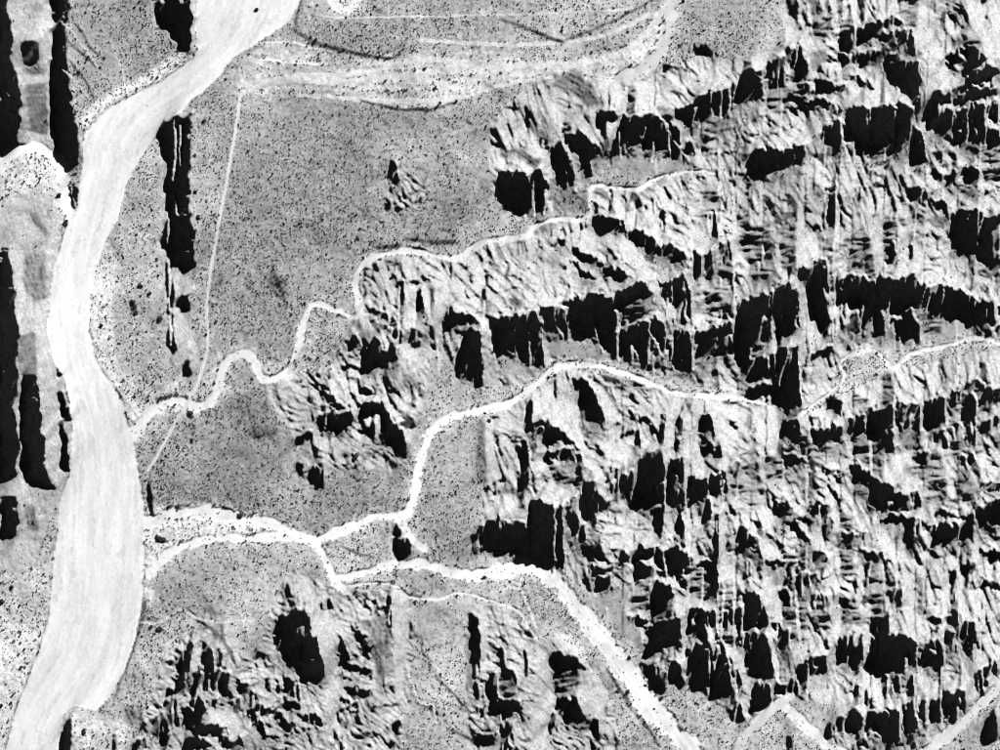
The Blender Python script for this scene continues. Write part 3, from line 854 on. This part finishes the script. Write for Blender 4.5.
def mat(name): 
    m = bpy.data.materials.new(name); m.use_nodes = True; nt = m.node_tree; b = nt.nodes['Principled BSDF']
    b.inputs['Roughness'].default_value = .95; b.inputs['Specular IOR Level'].default_value = .1
    return m, nt, b
def ground_mat(name, scale, lo, hi, bump, grain=0):
    m, nt, b = mat(name); N = nt.nodes.new; L = nt.links.new
    at = N('ShaderNodeAttribute'); at.attribute_name = 'tone'; tc = N('ShaderNodeTexCoord')
    no = N('ShaderNodeTexNoise'); no.inputs['Scale'].default_value = scale; no.inputs['Detail'].default_value = 5; no.inputs['Roughness'].default_value = .7
    mr = N('ShaderNodeMapRange'); mr.inputs['From Min'].default_value = .28; mr.inputs['From Max'].default_value = .72; mr.inputs['To Min'].default_value = lo; mr.inputs['To Max'].default_value = hi
    mu = N('ShaderNodeMath'); mu.operation = 'MULTIPLY'; bp = N('ShaderNodeBump'); bp.inputs['Strength'].default_value = bump; bp.inputs['Distance'].default_value = .5
    L(tc.outputs['Object'], no.inputs['Vector']); L(no.outputs['Fac'], mr.inputs['Value']); L(mr.outputs[0], mu.inputs[0]); L(at.outputs['Fac'], mu.inputs[1])
    L(mu.outputs[0], b.inputs['Base Color']); L(no.outputs['Fac'], bp.inputs['Height']); L(bp.outputs[0], b.inputs['Normal'])
    if grain:                                          # bedding grain running down the dip of the rock
        mp = N('ShaderNodeMapping'); mp.inputs['Rotation'].default_value = (0, 0, math.radians(40)); mp.inputs['Scale'].default_value = (.07, .55, .3); n2_ = N('ShaderNodeTexNoise'); n2_.inputs['Scale'].default_value = 1.; n2_.inputs['Detail'].default_value = 3
        b2 = N('ShaderNodeBump'); b2.inputs['Strength'].default_value = grain; b2.inputs['Distance'].default_value = 2.; L(tc.outputs['Object'], mp.inputs['Vector']); L(mp.outputs[0], n2_.inputs['Vector']); L(n2_.outputs['Fac'], b2.inputs['Height']); L(b2.outputs[0], bp.inputs['Normal'])
    return m
MS = ground_mat('scrub_soil', .55, .72, 1.28, .5); MR = ground_mat('weathered_sandstone', .45, .70, 1.28, .6); MB = ground_mat('dry_sand', .35, .94, 1.05, .12); MT = ground_mat('packed_earth', .5, .88, 1.1, .2)
cell = Cc[:-1, :-1].ravel(); vid = (gy_*gw+gx_)[:-1, :-1].ravel()
order = np.argsort(cell, kind='stable'); sc_ = cell[order]
def ground(name, codes, m, label=None, cat=None, group=None, kind='structure', parent=None):
    v = np.concatenate([vid[order[np.searchsorted(sc_, c):np.searchsorted(sc_, c, 'right')]] for c in codes])
    if not len(v): return
    q = np.stack([v, v+gw, v+gw+1, v+1], 1).astype(np.int64); used, inv = np.unique(q, return_inverse=True); inv = inv.reshape(q.shape).astype(np.int32)
    me = bpy.data.meshes.new(name); me.vertices.add(len(used)); me.vertices.foreach_set('co', P3[used].ravel())
    me.loops.add(inv.size); me.loops.foreach_set('vertex_index', inv.ravel()); me.polygons.add(len(inv)); me.polygons.foreach_set('loop_start', np.arange(0, inv.size, 4, dtype=np.int32))
    me.update(calc_edges=True)
    a = me.attributes.new('tone', 'FLOAT', 'POINT'); a.data.foreach_set('value', Tc.ravel()[used])
    me.materials.append(m); o = bpy.data.objects.new(name, me); scene.collection.objects.link(o)
    if parent is not None: o.parent = parent; return o
    for c in codes:
        for k in home.get(c, []): ground('scarp', [k], m, parent=o)
    if kind: o['kind'] = kind
    if label: o['label'] = label
    if cat: o['category'] = cat
    if group: o['group'] = group
    return o
R_ = lambda n: 11 + ROCK_NAMES.index(n)
W_ = lambda n: 41 + WASH_NAMES.index(n)
ground('terrain', [0], MS, 'grey shrub dotted plain between the river and the ridges', 'plain')
ground('dry_riverbed', [1], MB, 'broad white sandy riverbed winding down the left side', 'riverbed')
ground('dirt_track', [2], MT, 'thin straight pale track crossing the plain east of the river', 'track')
for n, lab in (('loop', 'thin white wash looping across the plain below the middle ridge'), ('twin', 'upper of the two white washes joining the riverbed at lower left'), ('lower', 'lower of the two white washes joining the riverbed at lower left'),
    ('bend', 'white wash bending north then running below the middle ridge'), ('broad', 'broad white wash widening diagonally to the bottom edge'), ('thread', 'thread thin pale rill beside the broad wash'), ('rill', 'narrow pale wash under the scarp at the right edge'),
    ('fork', 'pale wash forking in a peak at the bottom right'), ('corner', 'pale wash curving into the bottom right corner'), ('ring', 'white sand loop round the knoll west of the river'), ('terrace', 'small white sand patch on the terrace at top'),
    ('spill', 'short white sand spill beside the dark rock pillar'), ('upper', 'greyish wash coming down from the top edge')):
    ground('sandy_wash', [W_(n)], MB, lab, 'wash', 'sandy washes')
for n, lab in (('north', 'jagged sandstone ridge at the upper right'), ('middle', 'long sandstone ridge with fluted black scarp across the middle right'), ('south', 'widest maze of sandstone ridges at the lower right'), ('bottom', 'gullied hill with black notches at bottom left of centre'),
    ('rib', 'narrow ridge running north to south at the bottom centre'), ('corner', 'low rock slope beside the bottom right wash'), ('west', 'steep ridge between black scarps in the upper left corner'), ('westlow', 'long ridge between black scarps on the lower left edge'), ('spur', 'broken rock spur with large black shadow left of centre')):
    ground('rock_ridge', [R_(n)], MR, lab, 'ridge', 'sandstone ridges')
ground('rock_outcrop', [R_('block')], MR, 'small bright lone rock outcrop on the open upper plain', 'rock', kind=None)
ground('rock_pillar', [R_('hoodoo')], MR, 'small dark rock pillar where the two white washes meet', 'rock', kind=None)
ground('rock_needle', [R_('needle')], MR, 'dark rock needle at the lower end of the riverbed', 'rock', kind=None)
ground('rock_fin', [R_('fin')], MR, 'short rock fin with black shadow against the riverbed at top', 'rock fin', 'rock fins', kind=None)
ground('rock_fin', [R_('finlow')], MR, 'long narrow rock fin with black shadow east of the riverbed', 'rock fin', 'rock fins', kind=None)
# ---- scrub
msh, nt, b = mat('dark_juniper')
no = nt.nodes.new('ShaderNodeTexNoise'); no.inputs['Scale'].default_value = 1.5; rp = nt.nodes.new('ShaderNodeMapRange'); rp.inputs['To Min'].default_value = .01; rp.inputs['To Max'].default_value = .03
nt.links.new(no.outputs['Fac'], rp.inputs['Value']); nt.links.new(rp.outputs[0], b.inputs['Base Color'])
rng = np.random.RandomState(21)
dens = np.full((PH+1, PW+1), .098, np.float32)*(1.05 + 1.1*fbm(XX/45, YY/45, 16, 3) + .8*fbm(XX/9, YY/9, 18, 2))
dens[sandy] *= .62; dens[band] *= .42; dens[rockm] = .004+.05*tal[rockm]; dens[F_] = .022; dens[west] = .002; dens[rockm & west & ~K] = .005
rows = band & (fbm(XX/45, YY/3.2, 21, 3) > .28); dens[rows] = .09
lush = mask([(112,60),(192,50),(185,20),(150,10),(115,20)], SX, SY); dens[lush] *= 1.5
edgeline = (near_wash > .3) & (near_wash < 2.4) & ~rockm; dens[edgeline] *= 1.5

for pts in ROWS:
    d, _ = line_dist(smooth_line(pts), SX, SY, 6); dens[(d < 1.8) & ~rockm] = .11
dens[wm] = .012; dens[river] = .00006; dens[track | (path_d < 1)] = 0; dens[K] *= .3
dp = np.pad(dens, M, mode='reflect'); pick = rng.rand(*dp.shape) < dp; jy, jx = np.nonzero(pick)
px = jx - M + rng.rand(len(jx)) - .5; py = jy - M + rng.rand(len(jy)) - .5
inr = lambda a: a[np.clip(py.round().astype(int), 0, PH), np.clip(px.round().astype(int), 0, PW)]
u_ = rng.rand(len(px)); rad = np.where(u_ < .83, .45+.32*rng.rand(len(px)), .70+.5*rng.rand(len(px))**2)*np.where(inr(sandy), 1.1, 1.)*np.where(inr(rockm), .85, 1.) + .8*(rng.rand(len(px)) > .988)
def shrub_mesh(name, r, seed, n=70):                  # stems and a dome of small leaf sprays
    rs_ = np.random.RandomState(seed); V = []; Fc = []
    for k in range(4):
        a = rs_.rand()*6.28; t = np.array([math.cos(a)*.5*r, math.sin(a)*.5*r, r*.9]); s = r*.07
        i = len(V); V += [(s, 0, -.3), (-s*.5, s*.87, -.3), (-s*.5, -s*.87, -.3), tuple(t)]; Fc += [(i, i+1, i+3), (i+1, i+2, i+3), (i+2, i, i+3)]
    lobes = [(rs_.uniform(-.45, .45)*r, rs_.uniform(-.45, .45)*r, r*rs_.uniform(.5, .9), r*rs_.uniform(.4, .65)) for _ in range(6)]
    for k in range(n):
        lx, ly, lz, lr = lobes[k % 6]; d = rs_.normal(size=3); d /= np.linalg.norm(d); c = np.array([lx, ly, lz]) + d*lr*rs_.uniform(.6, 1.)
        c[2] = max(c[2], .05); e = rs_.normal(size=3); e -= d*e.dot(d)*.6; e /= np.linalg.norm(e); f = np.cross(d, e); s = r*rs_.uniform(.16, .3)
        i = len(V); V += [tuple(c+e*s), tuple(c+f*s*.7+d*s*.3), tuple(c-e*s), tuple(c-f*s*.7)]; Fc += [(i, i+1, i+2), (i, i+2, i+3)]
    me = bpy.data.meshes.new(name); me.from_pydata(V, [], Fc); me.materials.append(msh); return me
SHM = [shrub_mesh('shrub', 1.4, k) for k in range(6)]; BIG = [shrub_mesh('bush', 1.4, 50+k, 260) for k in range(4)]
def plant(name, me, x, y, r, label, group):
    o = bpy.data.objects.new(name, me); scene.collection.objects.link(o); o.location = (x-500, 375-y, height(x, y)-.1)
    o.scale = (r/1.4, r/1.4, min(r/1.4, 1.3)); o.rotation_euler = (0, 0, (x*7.3+y*3.1) % 6.28); o['label'] = label; o['category'] = 'shrub'
    if group: o['group'] = group
for k, (x, y, r, lab) in enumerate([(158.5,537.5,4.2,'largest round dark bush between the two lower left washes'), (164,540,3.6,'dark bush pressed against the largest round bush'), (240.5,515.5,3.2,'dark bush on the upper edge of the twin wash'),
    (191,413,3.6,'dark bush where the track crosses the looping wash'), (66.5,223,4.,'dark bush on the white sand loop west of the river'), (59.5,195,3.,'small dark bush inside the white sand loop'), (160,629,3.6,'round dark bush below the bench rim at lower left'), (151.5,626,2.4,'smaller bush left of the round one below the bench rim'),
    (85,730.5,3.4,'round dark bush near the rock needle at the bottom'), (2.5,601,3.4,'dark bush cut by the left edge low in the picture'), (12.5,587,2.4,'dark bush on pale sand near the left edge'), (160,319,3.2,'round dark bush left of the long rock fin'), (150,293.5,2.4,'dark bush above the dark clump on the river bank'),
    (133,302,3.4,'topmost bush of the dark clump on the river bank'), (134.5,307.5,3.6,'middle bush of the dark clump on the river bank'), (136,312,2.6,'lowest bush of the dark clump on the river bank'), (355.5,457,3.8,'dark bush below the large black shadow of the spur'), (489,421,3.,'dark bush beside the bend of the white wash'), (484.5,578,2.4,'dark bush on the broad wash below the pillar'),
    (628.5,693,2.6,'dark bush in the middle of the broad wash'), (141,286,3.,'dark bush right of centre on the east bank'), (102,325.5,2.6,'lone dark bush on the pale east bank sand'), (257,9.5,2.,'dark bush at the river edge by the top terrace'), (205,121,2.6,'dark bush east of the upper end of the long fin'), (199,218,2.8,'dark bush between the long fin and the track'), (2,705,2.6,'dark bush at the left edge near the bottom')]):
    plant('bush', BIG[k % 4], x, y, r, lab, None)
near = (px > 1) & (px < 999) & (py > 1) & (py < 749); sc = rad*(1+.9*inr(sandy) + .5*inr(edgeline))*near
big = np.argsort(-sc)[:270]
for k, i in enumerate(big):
    x, y = px[i], py[i]; r = rad[i]*1.3
    iy, ix = min(max(int(round(y)), 0), PH), min(max(int(round(x)), 0), PW)
    third = lambda v, a, b_, names: names[0] if v < a else names[1] if v < b_ else names[2]
    if sandy[iy, ix] and y > 550 and x < 70: w = 'dark shrub on pale sand left of the lower riverbed, ' + third(y, 620, 690, ('above its widest part', 'beside its bend', 'near the bottom edge'))
    elif sandy[iy, ix] and x < 135 and y > 230: w = 'dark shrub on the pale east bank of the river, ' + third(y, 290, 340, ('at its upper end', 'at its middle', 'at its lower end'))
    elif sandy[iy, ix] and y < 150 and x < 200: w = 'dark shrub in the row along the north bank of the upper riverbed'
    elif sandy[iy, ix] and y < 250 and x < 100: w = 'dark shrub inside the white sand loop at the left'
    elif band[iy, ix]: w = 'dark shrub on the pale flood channel at top, ' + third(x, 340, 480, ('next to the riverbed', 'below the round terrace', 'towards the upper right wash'))
    elif near_wash[iy, ix] < 7:
        ds = [(min(math.hypot(x-a, y-c) for a, c in smooth_line(WASH[n][0], 3)), n) for n in WASH_NAMES]; n_ = min(ds)[1]
        w = 'dark shrub fringing the ' + {'loop': 'thin looping wash', 'twin': 'upper of the two lower left washes', 'lower': 'lower of the two lower left washes', 'bend': 'wash that bends below the middle ridge', 'broad': 'broad diagonal wash', 'thread': 'thread thin rill', 'rill': 'narrow wash at the right edge', 'fork': 'forked wash at bottom right', 'corner': 'bottom right corner wash', 'ring': 'white sand loop', 'terrace': 'white patch on the top terrace', 'spill': 'short sand spill by the pillar', 'upper': 'grey wash from the top edge'}[n_]
        if n_ in ('loop', 'bend', 'broad'): w += third(x, {'loop': 230, 'bend': 420, 'broad': 430}[n_], {'loop': 350, 'bend': 560, 'broad': 560}[n_], (' on its western stretch', ' on its middle stretch', ' on its eastern stretch'))
    elif rockm[iy, ix]: w = 'small dark shrub clinging to a rock ridge, ' + third(x, 300, 640, ('left of the riverbed washes', 'near the picture centre', 'among the eastern scarps'))
    elif sandy[iy, ix]: w = 'dark shrub on pale sand at the lower end of the riverbed' if y > 690 else 'dark shrub on pale sand between the two lower left washes' if y > 480 else 'dark shrub on pale ground under the northern scarps'
    else: w = 'dark shrub standing out on the grey plain, ' + third(y, 120, 380, ('near the top edge', 'beside the straight track', 'between the washes'))
    z = (w, 'shrubs: ' + w.replace('dark shrub ', '').replace('small ', ''))
    plant('shrub', SHM[k % 6], x, y, r, *z)
keep = np.ones(len(px), bool); keep[big] = False
px, py, rad, u_ = px[keep], py[keep], rad[keep], u_[keep]
hz = Zc[np.clip((py+M).round().astype(int), 0, gh-1), np.clip((px+M).round().astype(int), 0, gw-1)]
leaf = np.where(u_ < .83, .02+.06*(u_/.83)**2, .012)
domes = [(u_ < .83, [(0,0,1)]+[(math.cos(k*1.2566), math.sin(k*1.2566), .1) for k in range(5)], [(0, 1+k, 1+(k+1) % 5) for k in range(5)]),
         (u_ >= .83, [(0,0,1),(.75,0,.6),(0,.75,.6),(-.75,0,.6),(0,-.75,.6),(.7,.7,-.4),(-.7,.7,-.4),(-.7,-.7,-.4),(.7,-.7,-.4)], [(0,1,2),(0,2,3),(0,3,4),(0,4,1),(1,5,2),(2,6,3),(3,7,4),(4,8,1),(5,6,2),(6,7,3),(7,8,4),(8,5,1)])]
VV = []; II = []; LL = []; base = 0
for sel_, dv, df in domes:
    dv = np.array(dv, np.float32); n = int(sel_.sum()); v = dv[None]*(1+.6*(rng.rand(n, len(dv), 1)-.5))*rad[sel_][:, None, None]*np.array([1, 1, 1.])
    v = v + np.stack([px[sel_]-500, 375-py[sel_], hz[sel_]+.15*rad[sel_]], -1)[:, None, :]; VV.append(v.reshape(-1, 3)); LL.append(np.repeat(leaf[sel_], len(dv)))
    II.append((np.array(df)[None]+base+(np.arange(n)*len(dv))[:, None, None]).reshape(-1, 3)); base += n*len(dv)
V = np.concatenate(VV).astype(np.float32); I = np.concatenate(II).astype(np.int32); n = len(px)
me = bpy.data.meshes.new('scrub'); me.vertices.add(len(V)); me.vertices.foreach_set('co', V.ravel())
me.loops.add(I.size); me.loops.foreach_set('vertex_index', I.ravel()); me.polygons.add(len(I)); me.polygons.foreach_set('loop_start', np.arange(0, I.size, 3, dtype=np.int32)); me.update(calc_edges=True)
sa = me.attributes.new('leaf', 'FLOAT', 'POINT'); sa.data.foreach_set('value', np.concatenate(LL).astype(np.float32))
m2, nt, b = mat('sage_scrub'); at = nt.nodes.new('ShaderNodeAttribute'); at.attribute_name = 'leaf'; nt.links.new(at.outputs['Fac'], b.inputs['Base Color'])
me.materials.append(m2); o = bpy.data.objects.new('scrub', me); scene.collection.objects.link(o); o['kind'] = 'stuff'; o['label'] = 'thousands of tiny dark shrubs speckling the plain and slopes'; o['category'] = 'scrub'
print('scrub', n, 'tris', I.size//3)
